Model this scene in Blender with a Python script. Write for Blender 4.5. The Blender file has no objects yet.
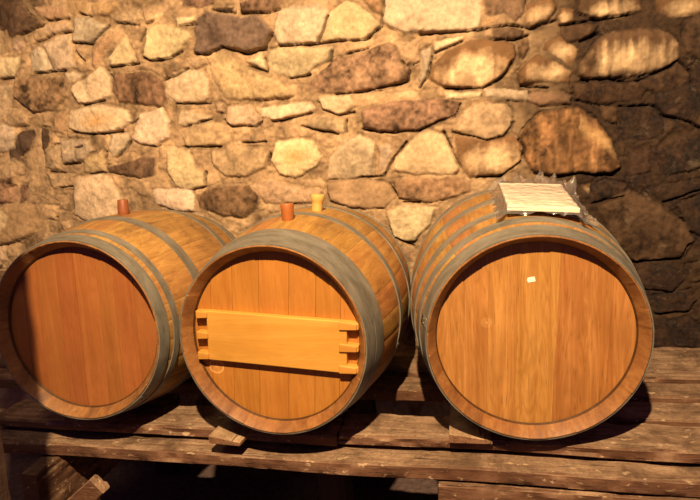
import bpy, bmesh, math, random
import numpy as np
from mathutils import Vector, Matrix, Euler

random.seed(7)
C = bpy.context.scene.collection
PI = math.pi

# outlines of the wall's stones and cracks, metres along the wall (x, z)
STONES=[('b',[(-2.179,1.653),(-2.073,1.632),(-2.031,1.57),(-1.963,1.531),(-2.045,1.505),(-2.151,1.481),(-2.165,1.518),(-2.211,1.514)]),
('o',[(-2.007,1.606),(-1.927,1.601),(-1.825,1.577),(-1.844,1.535),(-1.93,1.536),(-1.988,1.569)]),
('o',[(-1.819,1.61),(-1.717,1.598),(-1.738,1.541),(-1.801,1.539),(-1.824,1.559)]),
('o',[(-1.708,1.588),(-1.566,1.58),(-1.572,1.547),(-1.618,1.518),(-1.688,1.526),(-1.704,1.554)]),
('t',[(-1.965,1.523),(-1.827,1.516),(-1.817,1.48),(-1.911,1.468),(-1.975,1.471),(-1.981,1.498)]),
('g',[(-1.803,1.531),(-1.719,1.53),(-1.635,1.478),(-1.73,1.41),(-1.833,1.429),(-1.811,1.488)]),
('g',[(-1.993,1.437),(-1.857,1.471),(-1.84,1.448),(-1.833,1.314),(-1.943,1.306),(-1.965,1.363),(-1.977,1.409)]),
('g',[(-2.066,1.409),(-2.006,1.43),(-1.977,1.409),(-1.952,1.316),(-2.021,1.305),(-2.072,1.328)]),
('c',[(-2.236,1.403),(-2.124,1.396),(-2.124,1.369),(-2.166,1.309),(-2.259,1.304),(-2.337,1.315),(-2.318,1.397)]),
('t',[(-2.142,1.471),(-2.095,1.479),(-2.077,1.432),(-2.131,1.415),(-2.162,1.428)]),
('t',[(-2.265,1.475),(-2.193,1.467),(-2.2,1.413),(-2.268,1.415)]),
('o',[(-1.594,1.447),(-1.58,1.437),(-1.641,1.383),(-1.728,1.304),(-1.748,1.315),(-1.737,1.375),(-1.673,1.439)]),
('c',[(-1.55,1.434),(-1.508,1.318),(-1.553,1.296),(-1.645,1.3),(-1.659,1.341)]),
('t',[(-1.813,1.419),(-1.741,1.411),(-1.747,1.377),(-1.786,1.336),(-1.822,1.375)]),
('t',[(-1.601,1.525),(-1.464,1.535),(-1.452,1.483),(-1.573,1.479),(-1.6,1.5)]),
('c',[(-1.902,1.293),(-1.845,1.306),(-1.796,1.284),(-1.822,1.259),(-1.877,1.255)]),
('c',[(-1.706,1.311),(-1.649,1.279),(-1.662,1.173),(-1.735,1.147),(-1.769,1.137),(-1.842,1.152),(-1.878,1.219),(-1.857,1.244),(-1.789,1.265)]),
('r',[(-2.17,1.291),(-2.033,1.297),(-1.895,1.275),(-1.9,1.193),(-1.988,1.136),(-2.09,1.135),(-2.188,1.209)]),
('c',[(-1.441,1.456),(-1.357,1.456),(-1.236,1.417),(-1.23,1.392),(-1.277,1.337),(-1.339,1.31),(-1.439,1.307),(-1.476,1.332),(-1.455,1.398)]),
('c',[(-1.3,1.478),(-1.247,1.477),(-1.204,1.48),(-1.202,1.455),(-1.252,1.44),(-1.291,1.44)]),
('d',[(-1.192,1.462),(-1.142,1.481),(-1.069,1.465),(-0.979,1.446),(-0.907,1.438),(-0.875,1.402),(-0.851,1.371),(-0.882,1.338),(-0.894,1.307),(-0.949,1.304),(-0.983,1.291),(-1.031,1.321),(-1.085,1.335),(-1.165,1.309),(-1.221,1.315),(-1.229,1.333),(-1.208,1.381),(-1.212,1.423)]),
('b',[(-1.263,1.569),(-1.1,1.549),(-1.111,1.506),(-1.177,1.501),(-1.251,1.518)]),
('k',[(-1.12,1.503),(-1.011,1.49),(-1.023,1.463),(-1.078,1.47)]),
('b',[(-0.991,1.5),(-0.916,1.519),(-0.793,1.504),(-0.815,1.459),(-0.888,1.448),(-0.96,1.452),(-0.991,1.464)]),
('c',[(-1.359,1.243),(-1.288,1.258),(-1.192,1.244),(-1.169,1.199),(-1.184,1.123),(-1.241,1.102),(-1.339,1.106),(-1.388,1.149),(-1.384,1.21)]),
('b',[(-1.635,1.269),(-1.532,1.268),(-1.447,1.26),(-1.393,1.22),(-1.384,1.14),(-1.429,1.109),(-1.529,1.126),(-1.63,1.143),(-1.652,1.199)]),
('t',[(-1.143,1.29),(-1.097,1.319),(-1.019,1.261),(-0.932,1.211),(-0.844,1.178),(-0.779,1.097),(-0.899,1.091),(-1.038,1.102),(-1.103,1.116),(-1.142,1.188),(-1.163,1.25)]),
('c',[(-0.995,1.267),(-0.914,1.292),(-0.9,1.25),(-0.896,1.208),(-0.948,1.238)]),
('t',[(-1.272,1.303),(-1.176,1.294),(-1.17,1.268),(-1.229,1.256),(-1.266,1.277)]),
('b',[(-1.384,1.28),(-1.326,1.266),(-1.341,1.232),(-1.381,1.228)]),
('g',[(-0.886,1.298),(-0.786,1.304),(-0.604,1.277),(-0.612,1.23),(-0.652,1.218),(-0.727,1.176),(-0.799,1.174),(-0.86,1.196),(-0.893,1.233)]),
('g',[(-0.826,1.445),(-0.762,1.461),(-0.649,1.464),(-0.609,1.428),(-0.621,1.382),(-0.663,1.299),(-0.742,1.303),(-0.83,1.308),(-0.848,1.359)]),
('p',[(-0.601,1.419),(-0.53,1.457),(-0.489,1.445),(-0.426,1.391),(-0.388,1.341),(-0.423,1.306),(-0.474,1.295),(-0.645,1.301),(-0.632,1.352)]),
('p',[(-0.364,1.46),(-0.149,1.449),(0.004,1.416),(0.005,1.335),(-0.012,1.284),(-0.156,1.289),(-0.3,1.304),(-0.356,1.329),(-0.379,1.355)]),
('r',[(-0.478,1.474),(-0.38,1.462),(-0.386,1.379),(-0.425,1.407)]),
('r',[(-0.721,1.142),(-0.673,1.179),(-0.599,1.228),(-0.478,1.248),(-0.359,1.279),(-0.328,1.249),(-0.318,1.193),(-0.283,1.166),(-0.294,1.12),(-0.378,1.095),(-0.489,1.085),(-0.602,1.09),(-0.697,1.107)]),
('t',[(-0.335,1.265),(-0.236,1.278),(-0.248,1.202),(-0.299,1.175),(-0.321,1.217)]),
('c',[(-0.181,1.257),(-0.07,1.268),(-0.071,1.253),(-0.175,1.218)]),
('g',[(-0.239,1.224),(-0.19,1.242),(-0.202,1.15),(-0.238,1.091),(-0.253,1.116),(-0.233,1.185)]),
('w',[(-0.193,1.165),(-0.135,1.221),(-0.04,1.25),(0.045,1.241),(0.128,1.217),(0.127,1.165),(0.096,1.115),(0.041,1.074),(-0.006,1.062),(-0.141,1.078),(-0.196,1.103),(-0.211,1.128)]),
('b',[(0.011,1.415),(0.175,1.395),(0.167,1.324),(0.129,1.291),(0.092,1.332),(0.054,1.322),(0.017,1.333)]),
('o',[(0.009,1.327),(0.039,1.323),(0.065,1.298),(0.0,1.291)]),
('w',[(0.175,1.359),(0.27,1.377),(0.284,1.332),(0.255,1.292),(0.196,1.277),(0.174,1.294)]),
('b',[(0.038,1.286),(0.107,1.286),(0.166,1.265),(0.151,1.237),(0.06,1.239)]),
('r',[(0.14,1.238),(0.181,1.241),(0.188,1.196),(0.157,1.154),(0.135,1.179)]),
('w',[(0.137,1.111),(0.21,1.171),(0.283,1.134),(0.342,1.092),(0.327,1.055),(0.148,1.064)]),
('w',[(0.243,1.213),(0.298,1.229),(0.363,1.171),(0.342,1.114),(0.283,1.157),(0.239,1.183)]),
('W',[(0.442,1.206),(0.484,1.223),(0.581,1.227),(0.677,1.203),(0.712,1.157),(0.707,1.1),(0.653,1.069),(0.571,1.055),(0.486,1.056),(0.407,1.048),(0.371,1.081),(0.378,1.125),(0.414,1.173)]),
('W',[(0.363,1.373),(0.565,1.348),(0.586,1.283),(0.511,1.27),(0.434,1.272),(0.37,1.301)]),
('w',[(0.299,1.33),(0.349,1.324),(0.349,1.274),(0.306,1.264),(0.291,1.295)]),
('w',[(0.632,1.34),(0.798,1.32),(0.801,1.251),(0.689,1.25),(0.634,1.277)]),
('c',[(-0.149,1.067),(0.001,1.046),(0.0,1.019),(-0.143,1.031)]),
('c',[(0.009,1.061),(0.178,1.038),(0.185,0.996),(0.016,1.018)]),
('o',[(0.185,1.03),(0.305,1.02),(0.342,1.001),(0.335,0.972),(0.223,0.973),(0.185,0.992)]),
('b',[(0.342,1.047),(0.429,1.046),(0.585,1.032),(0.607,1.001),(0.586,0.966),(0.444,0.963),(0.357,0.985)]),
('b',[(0.585,1.047),(0.721,1.085),(0.756,1.053),(0.757,1.009),(0.656,0.974),(0.606,1.008)]),
('k',[(0.635,0.991),(0.804,1.012),(0.81,0.859),(0.763,0.84),(0.679,0.891),(0.639,0.946)]),
('k',[(0.516,0.942),(0.629,0.94),(0.672,0.884),(0.674,0.832),(0.625,0.813),(0.525,0.827)]),
('v',[(0.297,0.952),(0.364,0.954),(0.43,0.903),(0.482,0.823),(0.52,0.72),(0.484,0.69),(0.372,0.705),(0.281,0.694),(0.197,0.715),(0.144,0.806),(0.161,0.885),(0.222,0.942)]),
('t',[(-0.072,0.981),(-0.008,1.008),(0.089,0.992),(0.116,0.959),(0.107,0.888),(0.067,0.86),(0.011,0.855),(-0.084,0.886),(-0.123,0.905)]),
('w',[(-0.112,0.888),(0.019,0.855),(0.114,0.872),(0.152,0.83),(0.151,0.782),(0.127,0.727),(0.063,0.706),(-0.057,0.709),(-0.104,0.765)]),
('p',[(-0.237,0.922),(-0.157,0.892),(-0.127,0.824),(-0.097,0.748),(-0.131,0.713),(-0.264,0.729),(-0.391,0.749),(-0.362,0.806),(-0.298,0.877)]),
('r',[(-0.494,1.016),(-0.442,1.028),(-0.331,1.043),(-0.167,1.037),(-0.095,1.015),(-0.097,0.968),(-0.171,0.933),(-0.254,0.915),(-0.381,0.912),(-0.491,0.941)]),
('c',[(-0.681,1.089),(-0.541,1.085),(-0.519,1.034),(-0.591,1.003),(-0.669,1.021),(-0.689,1.056)]),
('t',[(-1.098,1.081),(-0.993,1.081),(-0.944,1.017),(-0.976,0.985),(-1.089,0.994),(-1.116,1.013)]),
('c',[(-0.949,1.061),(-0.718,1.075),(-0.694,1.04),(-0.751,1.011),(-0.881,0.995),(-0.944,1.017)]),
('t',[(-0.759,0.969),(-0.715,1.008),(-0.591,0.998),(-0.55,0.962),(-0.571,0.921),(-0.676,0.942)]),
('h',[(-0.89,0.91),(-0.778,0.919),(-0.715,0.906),(-0.681,0.835),(-0.716,0.794),(-0.813,0.747),(-0.885,0.769),(-0.926,0.833)]),
('g',[(-0.651,0.816),(-0.582,0.897),(-0.51,0.917),(-0.443,0.879),(-0.452,0.735),(-0.568,0.725),(-0.666,0.739)]),
('g',[(-0.435,0.87),(-0.383,0.875),(-0.364,0.832),(-0.398,0.766),(-0.434,0.751)]),
('t',[(-1.2,0.886),(-1.1,0.906),(-0.958,0.888),(-0.923,0.859),(-0.949,0.799),(-1.029,0.768),(-1.145,0.774),(-1.199,0.823)]),
('c',[(-1.426,0.928),(-1.308,0.902),(-1.289,0.819),(-1.252,0.799),(-1.26,0.735),(-1.323,0.72),(-1.402,0.742),(-1.433,0.809)]),
('t',[(-1.338,0.977),(-1.262,1.016),(-1.135,1.015),(-1.091,0.976),(-1.098,0.924),(-1.178,0.903),(-1.317,0.912)]),
('g',[(-1.333,1.083),(-1.283,1.079),(-1.17,1.044),(-1.193,1.019),(-1.314,1.002),(-1.351,1.022)]),
('c',[(-1.536,1.082),(-1.421,1.099),(-1.39,1.034),(-1.4,0.963),(-1.467,0.931),(-1.558,0.947),(-1.595,0.977)]),
('h',[(-1.901,1.129),(-1.736,1.143),(-1.595,1.104),(-1.574,1.039),(-1.697,1.002),(-1.846,1.013),(-1.917,1.046)]),
('c',[(-1.697,1.002),(-1.601,1.005),(-1.603,0.959),(-1.648,0.915),(-1.705,0.891),(-1.724,0.939)]),
('k',[(-2.265,1.014),(-2.188,1.047),(-2.116,1.061),(-2.107,1.022),(-2.161,0.959),(-2.213,0.933),(-2.233,0.895),(-2.277,0.908),(-2.283,0.986)]),
('k',[(-2.072,1.058),(-2.027,1.055),(-2.035,0.989),(-2.086,0.934),(-2.089,0.973)]),
('b',[(-1.744,0.856),(-1.655,0.869),(-1.567,0.892),(-1.474,0.886),(-1.498,0.794),(-1.583,0.79),(-1.738,0.827)]),
('c',[(-1.929,0.809),(-1.792,0.83),(-1.732,0.798),(-1.699,0.739),(-1.689,0.666),(-1.725,0.585),(-1.891,0.591),(-1.963,0.629),(-1.957,0.723)]),
('c',[(-1.529,0.73),(-1.331,0.739),(-1.312,0.691),(-1.322,0.616),(-1.42,0.621),(-1.518,0.663)]),
('b',[(-1.307,0.691),(-1.22,0.733),(-1.033,0.732),(-0.979,0.693),(-1.006,0.621),(-1.08,0.578),(-1.188,0.592),(-1.294,0.634)]),
('g',[(-1.981,1.004),(-1.819,0.983),(-1.795,0.935),(-1.871,0.883),(-1.983,0.88)]),
('t',[(-2.076,0.953),(-1.975,0.975),(-2.0,0.852),(-2.088,0.867)]),
('t',[(-1.869,0.892),(-1.751,0.941),(-1.749,0.828),(-1.881,0.826)]),
('t',[(-2.092,0.847),(-1.925,0.828),(-1.949,0.761),(-2.064,0.758)]),
('r',[(-2.345,0.922),(-2.268,0.897),(-2.266,0.798),(-2.381,0.764),(-2.439,0.827)]),
('b',[(-2.254,0.797),(-2.194,0.804),(-2.224,0.716),(-2.278,0.688)]),
('o',[(-2.397,0.693),(-2.217,0.695),(-2.122,0.641),(-2.162,0.561),(-2.315,0.515),(-2.444,0.487),(-2.506,0.594)]),
('t',[(-2.182,0.694),(-2.045,0.677),(-2.082,0.609),(-2.171,0.633)]),
('o',[(-0.668,0.721),(-0.523,0.731),(-0.385,0.697),(-0.371,0.645),(-0.426,0.596),(-0.577,0.602),(-0.665,0.642)]),
('r',[(-0.376,0.714),(-0.264,0.725),(-0.131,0.717),(-0.058,0.696),(-0.059,0.647),(-0.134,0.625),(-0.227,0.612),(-0.354,0.636)]),
('g',[(-0.419,0.578),(-0.338,0.609),(-0.202,0.594),(-0.231,0.518),(-0.295,0.45),(-0.382,0.453)]),
('b',[(-0.366,0.426),(-0.315,0.406),(-0.309,0.352),(-0.344,0.353)]),
('k',[(0.417,0.646),(0.462,0.668),(0.55,0.647),(0.536,0.601),(0.463,0.572),(0.41,0.583)]),
('w',[(0.372,0.649),(0.417,0.662),(0.403,0.615)]),
('V',[(0.44,0.573),(0.558,0.623),(0.667,0.563),(0.755,0.488),(0.793,0.415),(0.746,0.344),(0.585,0.332),(0.487,0.425)]),
('k',[(0.612,0.621),(0.818,0.656),(0.821,0.602),(0.688,0.57)]),
('k',[(0.724,0.56),(0.821,0.587),(0.828,0.422),(0.777,0.455)]),
('k',[(0.578,0.323),(0.718,0.32),(0.763,0.254),(0.721,0.205),(0.603,0.223)]),
('b',[(0.768,0.319),(0.832,0.326),(0.835,0.253),(0.778,0.245)]),
('k',[(0.655,0.189),(0.786,0.212),(0.809,0.171),(0.782,0.121),(0.665,0.113)]),
('k',[(0.662,0.087),(0.79,0.096),(0.843,0.045),(0.846,-0.023),(0.665,-0.042)]),
('k',[(0.626,0.775),(0.813,0.785),(0.817,0.694),(0.678,0.671),(0.655,0.734)]),
('b',[(0.298,1.265),(0.441,1.257),(0.406,1.203),(0.32,1.197),(0.298,1.236)]),
('b',[(0.722,1.24),(0.795,1.231),(0.801,1.091),(0.733,1.126)]),
('b',[(0.54,0.796),(0.619,0.79),(0.628,0.69),(0.549,0.679)]),
('r',[(0.444,0.963),(0.502,0.943),(0.51,0.882),(0.459,0.901)]),
('k',[(-2.508,0.479),(-2.426,0.455),(-2.452,0.371),(-2.538,0.351)]),
('t',[(-1.033,0.732),(-0.926,0.744),(-0.797,0.71),(-0.698,0.688),(-0.712,0.626),(-0.852,0.633),(-0.966,0.638)]),
('t',[(-1.162,1.104),(-1.115,1.1),(-1.12,1.057),(-1.158,1.06)]),
('t',[(-2.332,1.287),(-2.185,1.274),(-2.201,1.2),(-2.3,1.171),(-2.354,1.194)]),
('t',[(-2.363,1.157),(-2.198,1.162),(-2.105,1.117),(-2.137,1.072),(-2.289,1.064),(-2.378,1.09)]),
('o',[(-1.985,1.126),(-1.914,1.121),(-1.944,1.02),(-2.009,1.034)])]
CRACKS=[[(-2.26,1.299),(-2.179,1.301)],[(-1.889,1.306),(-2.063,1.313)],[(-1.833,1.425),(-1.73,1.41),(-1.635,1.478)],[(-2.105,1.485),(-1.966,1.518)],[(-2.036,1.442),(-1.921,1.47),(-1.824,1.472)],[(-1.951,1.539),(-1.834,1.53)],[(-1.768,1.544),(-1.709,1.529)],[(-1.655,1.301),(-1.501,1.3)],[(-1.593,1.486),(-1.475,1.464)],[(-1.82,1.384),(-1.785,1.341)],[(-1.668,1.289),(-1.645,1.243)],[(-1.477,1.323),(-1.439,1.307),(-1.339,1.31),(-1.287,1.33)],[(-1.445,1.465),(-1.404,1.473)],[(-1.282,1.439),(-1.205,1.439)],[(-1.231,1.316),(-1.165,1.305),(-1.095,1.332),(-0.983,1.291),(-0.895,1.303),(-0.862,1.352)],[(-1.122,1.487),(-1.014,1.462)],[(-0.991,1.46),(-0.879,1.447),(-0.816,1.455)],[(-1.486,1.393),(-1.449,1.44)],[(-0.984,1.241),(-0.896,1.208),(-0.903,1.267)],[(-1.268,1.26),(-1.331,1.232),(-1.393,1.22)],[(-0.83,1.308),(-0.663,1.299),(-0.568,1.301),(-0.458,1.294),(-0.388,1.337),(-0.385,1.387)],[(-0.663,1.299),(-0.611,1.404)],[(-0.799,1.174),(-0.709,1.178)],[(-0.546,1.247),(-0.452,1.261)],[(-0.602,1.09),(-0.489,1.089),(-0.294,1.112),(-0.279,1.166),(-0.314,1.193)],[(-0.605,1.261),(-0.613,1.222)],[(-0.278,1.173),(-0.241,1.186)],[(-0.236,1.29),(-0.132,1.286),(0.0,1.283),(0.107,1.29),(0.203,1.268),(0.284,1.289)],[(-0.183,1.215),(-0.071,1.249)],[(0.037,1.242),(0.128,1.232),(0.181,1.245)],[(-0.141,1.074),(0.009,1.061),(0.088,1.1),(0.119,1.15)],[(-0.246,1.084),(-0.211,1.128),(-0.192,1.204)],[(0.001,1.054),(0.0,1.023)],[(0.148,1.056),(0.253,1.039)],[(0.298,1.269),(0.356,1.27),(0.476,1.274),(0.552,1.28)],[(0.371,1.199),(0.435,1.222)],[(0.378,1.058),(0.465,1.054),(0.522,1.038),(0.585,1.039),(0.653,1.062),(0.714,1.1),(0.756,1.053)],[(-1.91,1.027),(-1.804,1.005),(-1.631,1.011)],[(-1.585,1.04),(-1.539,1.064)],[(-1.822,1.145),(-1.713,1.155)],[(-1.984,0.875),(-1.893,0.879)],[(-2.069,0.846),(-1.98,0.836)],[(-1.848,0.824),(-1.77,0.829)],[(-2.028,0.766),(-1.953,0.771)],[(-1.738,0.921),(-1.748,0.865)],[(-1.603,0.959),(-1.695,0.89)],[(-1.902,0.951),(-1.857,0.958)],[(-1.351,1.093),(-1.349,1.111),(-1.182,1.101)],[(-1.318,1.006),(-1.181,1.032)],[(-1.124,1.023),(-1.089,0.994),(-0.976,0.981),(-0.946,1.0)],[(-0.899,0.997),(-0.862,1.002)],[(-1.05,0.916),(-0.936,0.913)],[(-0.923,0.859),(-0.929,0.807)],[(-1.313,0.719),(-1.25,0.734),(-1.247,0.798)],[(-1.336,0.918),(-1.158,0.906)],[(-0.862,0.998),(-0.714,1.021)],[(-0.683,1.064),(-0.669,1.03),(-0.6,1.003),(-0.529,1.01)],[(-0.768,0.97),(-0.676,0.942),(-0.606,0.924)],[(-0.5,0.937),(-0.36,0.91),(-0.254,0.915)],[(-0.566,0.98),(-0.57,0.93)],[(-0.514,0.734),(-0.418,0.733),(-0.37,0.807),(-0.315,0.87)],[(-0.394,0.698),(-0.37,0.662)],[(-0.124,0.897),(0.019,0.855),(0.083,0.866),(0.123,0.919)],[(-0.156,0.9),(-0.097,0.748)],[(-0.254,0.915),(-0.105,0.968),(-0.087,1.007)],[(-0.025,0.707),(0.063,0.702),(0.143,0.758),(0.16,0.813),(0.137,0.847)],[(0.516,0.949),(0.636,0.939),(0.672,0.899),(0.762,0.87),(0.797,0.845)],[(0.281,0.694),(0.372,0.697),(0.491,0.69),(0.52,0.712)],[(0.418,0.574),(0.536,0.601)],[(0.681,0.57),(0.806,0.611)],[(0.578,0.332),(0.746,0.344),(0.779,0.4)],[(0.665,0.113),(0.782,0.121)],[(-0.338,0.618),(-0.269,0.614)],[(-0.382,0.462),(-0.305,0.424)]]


# ------------------------------------------------------------------ helpers
def link(o, parent=None):
    C.objects.link(o)
    if parent: o.parent = parent
    return o

def mesh_obj(name, verts, faces, mat, parent=None, smooth=True, tone=None, sharp=None):
    me = bpy.data.meshes.new(name)
    me.from_pydata([tuple(v) for v in verts], [], faces)
    me.update()
    if smooth:
        me.polygons.foreach_set('use_smooth', [True] * len(me.polygons))
    if tone is not None:                       # one colour per face
        at = me.color_attributes.new('tone', 'FLOAT_COLOR', 'CORNER')
        arr = []
        for p in me.polygons:
            arr += list(tone[p.index]) * p.loop_total
        at.data.foreach_set('color', arr)
    if sharp is not None:
        me.set_sharp_from_angle(angle=math.radians(sharp))
    me.materials.append(mat)
    return link(bpy.data.objects.new(name, me), parent)

def empty(name, loc, rot=(0, 0, 0)):
    o = bpy.data.objects.new(name, None)
    o.empty_display_size = .1
    o.location = loc; o.rotation_euler = rot
    C.objects.link(o)
    return o

def tag(o, label, cat, group=None):
    o['label'] = label; o['category'] = cat
    if group: o['group'] = group
    return o

def struct(o):
    o['kind'] = 'structure'
    return o

def hash2(i, j, seed):
    n = (i * 374761393 + j * 668265263 + seed * 982451653) & 0xffffffff
    n = ((n ^ (n >> 13)) * 1274126177) & 0xffffffff
    return ((n ^ (n >> 16)) & 0xffff) / 65535.0

def vnoise(x, y, seed=0):
    x = np.asarray(x, float); y = np.asarray(y, float)
    i = np.floor(x).astype(np.int64); j = np.floor(y).astype(np.int64)
    fx = x - i; fy = y - j
    fx = fx * fx * (3 - 2 * fx); fy = fy * fy * (3 - 2 * fy)
    a = hash2(i, j, seed); b = hash2(i + 1, j, seed); c = hash2(i, j + 1, seed); d = hash2(i + 1, j + 1, seed)
    return (a * (1 - fx) + b * fx) * (1 - fy) + (c * (1 - fx) + d * fx) * fy - .5

def fbm(x, y, seed=0, octv=4):
    r = 0; amp = 1; f = 1
    for k in range(octv):
        r = r + amp * vnoise(x * f, y * f, seed + k * 17)
        amp *= .5; f *= 2.03
    return r

# ------------------------------------------------------------------ node helpers
class NT:
    def __init__(s, name):
        s.m = bpy.data.materials.new(name); s.m.use_nodes = True
        s.t = s.m.node_tree; s.t.nodes.clear()
        s.out = s.n('ShaderNodeOutputMaterial'); s.b = s.n('ShaderNodeBsdfPrincipled')
        s.l(s.b.outputs[0], s.out.inputs[0])
        s.co = s.n('ShaderNodeTexCoord')
    def n(s, k, **kw):
        o = s.t.nodes.new(k)
        for a, v in kw.items(): setattr(o, a, v)
        return o
    def l(s, a, b): s.t.links.new(a, b)
    def setv(s, inp, v):
        if hasattr(v, 'links') or hasattr(v, 'is_linked'): s.l(v, inp)
        else: inp.default_value = v
    def mapping(s, scale, src=None, loc=None, rot=None):
        m = s.n('ShaderNodeMapping'); m.inputs['Scale'].default_value = scale
        if rot: m.inputs['Rotation'].default_value = rot
        s.l(src or s.co.outputs['Object'], m.inputs['Vector'])
        if loc is not None: s.l(loc, m.inputs['Location'])
        return m.outputs[0]
    def noise(s, vec, scale=1, detail=4, rough=.55, dist=0):
        n = s.n('ShaderNodeTexNoise'); n.inputs['Scale'].default_value = scale
        n.inputs['Detail'].default_value = detail; n.inputs['Roughness'].default_value = rough
        n.inputs['Distortion'].default_value = dist; s.l(vec, n.inputs['Vector'])
        return n.outputs['Fac']
    def ramp(s, fac, stops, interp='LINEAR'):
        r = s.n('ShaderNodeValToRGB'); r.color_ramp.interpolation = interp
        e = r.color_ramp.elements
        while len(e) < len(stops): e.new(.5)
        for k, (p, c) in enumerate(stops):
            e[k].position = p; e[k].color = (c if len(c) == 4 else (*c, 1)) if not isinstance(c, (int, float)) else (c, c, c, 1)
        s.l(fac, r.inputs[0])
        return r.outputs[0]
    def mix(s, fac, a, b, mode='MIX'):
        m = s.n('ShaderNodeMix', data_type='RGBA', blend_type=mode)
        s.setv(m.inputs[0], fac)
        for i, v in ((6, a), (7, b)):
            s.setv(m.inputs[i], (*v, 1) if isinstance(v, tuple) and len(v) == 3 else v)
        return m.outputs[2]
    def math(s, op, a, b=0.0):
        m = s.n('ShaderNodeMath', operation=op)
        s.setv(m.inputs[0], a); s.setv(m.inputs[1], b)
        return m.outputs[0]
    def bump(s, h, strength=.4, dist=.003):
        b = s.n('ShaderNodeBump'); b.inputs['Strength'].default_value = strength
        b.inputs['Distance'].default_value = dist; s.l(h, b.inputs['Height'])
        s.l(b.outputs[0], s.b.inputs['Normal'])
    def fin(s, col, rough=.6, metal=0, spec=.3):
        s.setv(s.b.inputs['Base Color'], (*col, 1) if isinstance(col, tuple) and len(col) == 3 else col)
        s.setv(s.b.inputs['Roughness'], rough)
        s.b.inputs['Metallic'].default_value = metal
        s.b.inputs['Specular IOR Level'].default_value = spec
        return s.m

def oak_material(name, light, dark, along='y', fine=1.0, stain=None, stain_amt=.5, rough=.5, tone_amt=1.0, figure=.5, pores=.6, knot=None):
    """oak with long grain, ray fleck, pores; 'tone' attribute shifts each board"""
    t = NT(name)
    at = t.n('ShaderNodeAttribute', attribute_name='tone')
    sep = t.n('ShaderNodeSeparateColor'); t.l(at.outputs['Color'], sep.inputs[0])
    off = t.n('ShaderNodeCombineXYZ')
    o1 = t.math('MULTIPLY', sep.outputs[2], 37.0)
    for i in range(3): t.l(o1, off.inputs[i])
    lo, hi = 3.0, 60.0
    sc = {'x': (lo, hi, hi), 'y': (hi, lo, hi), 'z': (hi, hi, lo)}[along]
    v1 = t.mapping(tuple(c * fine for c in sc), loc=off.outputs[0])
    g1 = t.noise(v1, 1, 5, .6, .5)
    sc2 = {'x': (1.2, 14, 14), 'y': (14, 1.2, 14), 'z': (14, 14, 1.6)}[along]
    v2 = t.mapping(sc2, loc=off.outputs[0])
    g2 = t.noise(v2, 1, 3, .5, 1.6)
    g2r = t.ramp(t.math('FRACT', t.math('MULTIPLY', g2, 9.0)), [(0, 0.0), (.45, 1.0), (1, .15)])
    base = t.mix(t.ramp(g1, [(.3, 0.0), (.7, 1.0)]), dark, light)
    fac = t.math('MULTIPLY', t.math('SUBTRACT', 1.0, g2r), figure * .5)
    base = t.mix(fac, base, tuple(c * .62 for c in dark))
    # short dark pores
    sc3 = {'x': (18, 260, 260), 'y': (260, 18, 260), 'z': (260, 260, 18)}[along]
    g3 = t.noise(t.mapping(sc3, loc=off.outputs[0]), 1, 2, .5)
    base = t.mix(t.math('MULTIPLY', t.ramp(g3, [(.60, 0.0), (.72, 1.0)]), pores), base, tuple(c * .42 for c in dark))
    # broad blotches
    g4 = t.noise(t.mapping((5, 5, 5), loc=off.outputs[0]), 1, 4, .6)
    base = t.mix(t.ramp(g4, [(.35, .35), (.65, 0.0)]), base, tuple(c * .6 for c in dark))
    if stain:
        g5 = t.noise(t.mapping((9, 4, 9)), 1, 6, .7, .8)
        base = t.mix(t.math('MULTIPLY', t.ramp(g5, [(.50, 0.0), (.68, 1.0)]), stain_amt), base, stain)
    if knot:                                    # a small pale knot at (x, z), radius r
        kx, kz, kr, ks = knot
        sp = t.n('ShaderNodeSeparateXYZ'); t.l(t.co.outputs['Object'], sp.inputs[0])
        dx = t.math('SUBTRACT', sp.outputs[0], kx); dz = t.math('SUBTRACT', sp.outputs[2], kz)
        dd = t.math('SQRT', t.math('ADD', t.math('MULTIPLY', dx, dx), t.math('MULTIPLY', dz, dz)))
        dd = t.math('ADD', dd, t.math('MULTIPLY', t.math('SUBTRACT', g4, .5), .012))
        q = t.math('DIVIDE', dd, kr)
        ringf = t.ramp(q, [(.0, .45), (.35, .1), (.72, .15), (.85, ks), (1.0, 0.0)])
        base = t.mix(ringf, base, (.85, .52, .20))
    # per board brightness and hue
    br = t.math('ADD', t.math('MULTIPLY', sep.outputs[0], .75 * tone_amt), 1 - .375 * tone_amt)
    hue = t.n('ShaderNodeHueSaturation')
    t.l(t.math('ADD', t.math('MULTIPLY', sep.outputs[1], .022), .489), hue.inputs['Hue'])
    t.l(t.math('MULTIPLY', br, at.outputs['Alpha']), hue.inputs['Value']); t.l(base, hue.inputs['Color'])
    hsum = t.math('ADD', t.math('MULTIPLY', g1, .6), t.math('MULTIPLY', g3, -.4))
    t.bump(hsum, .35, .0015)
    return t.fin(hue.outputs[0], rough, 0, .35)

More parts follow.
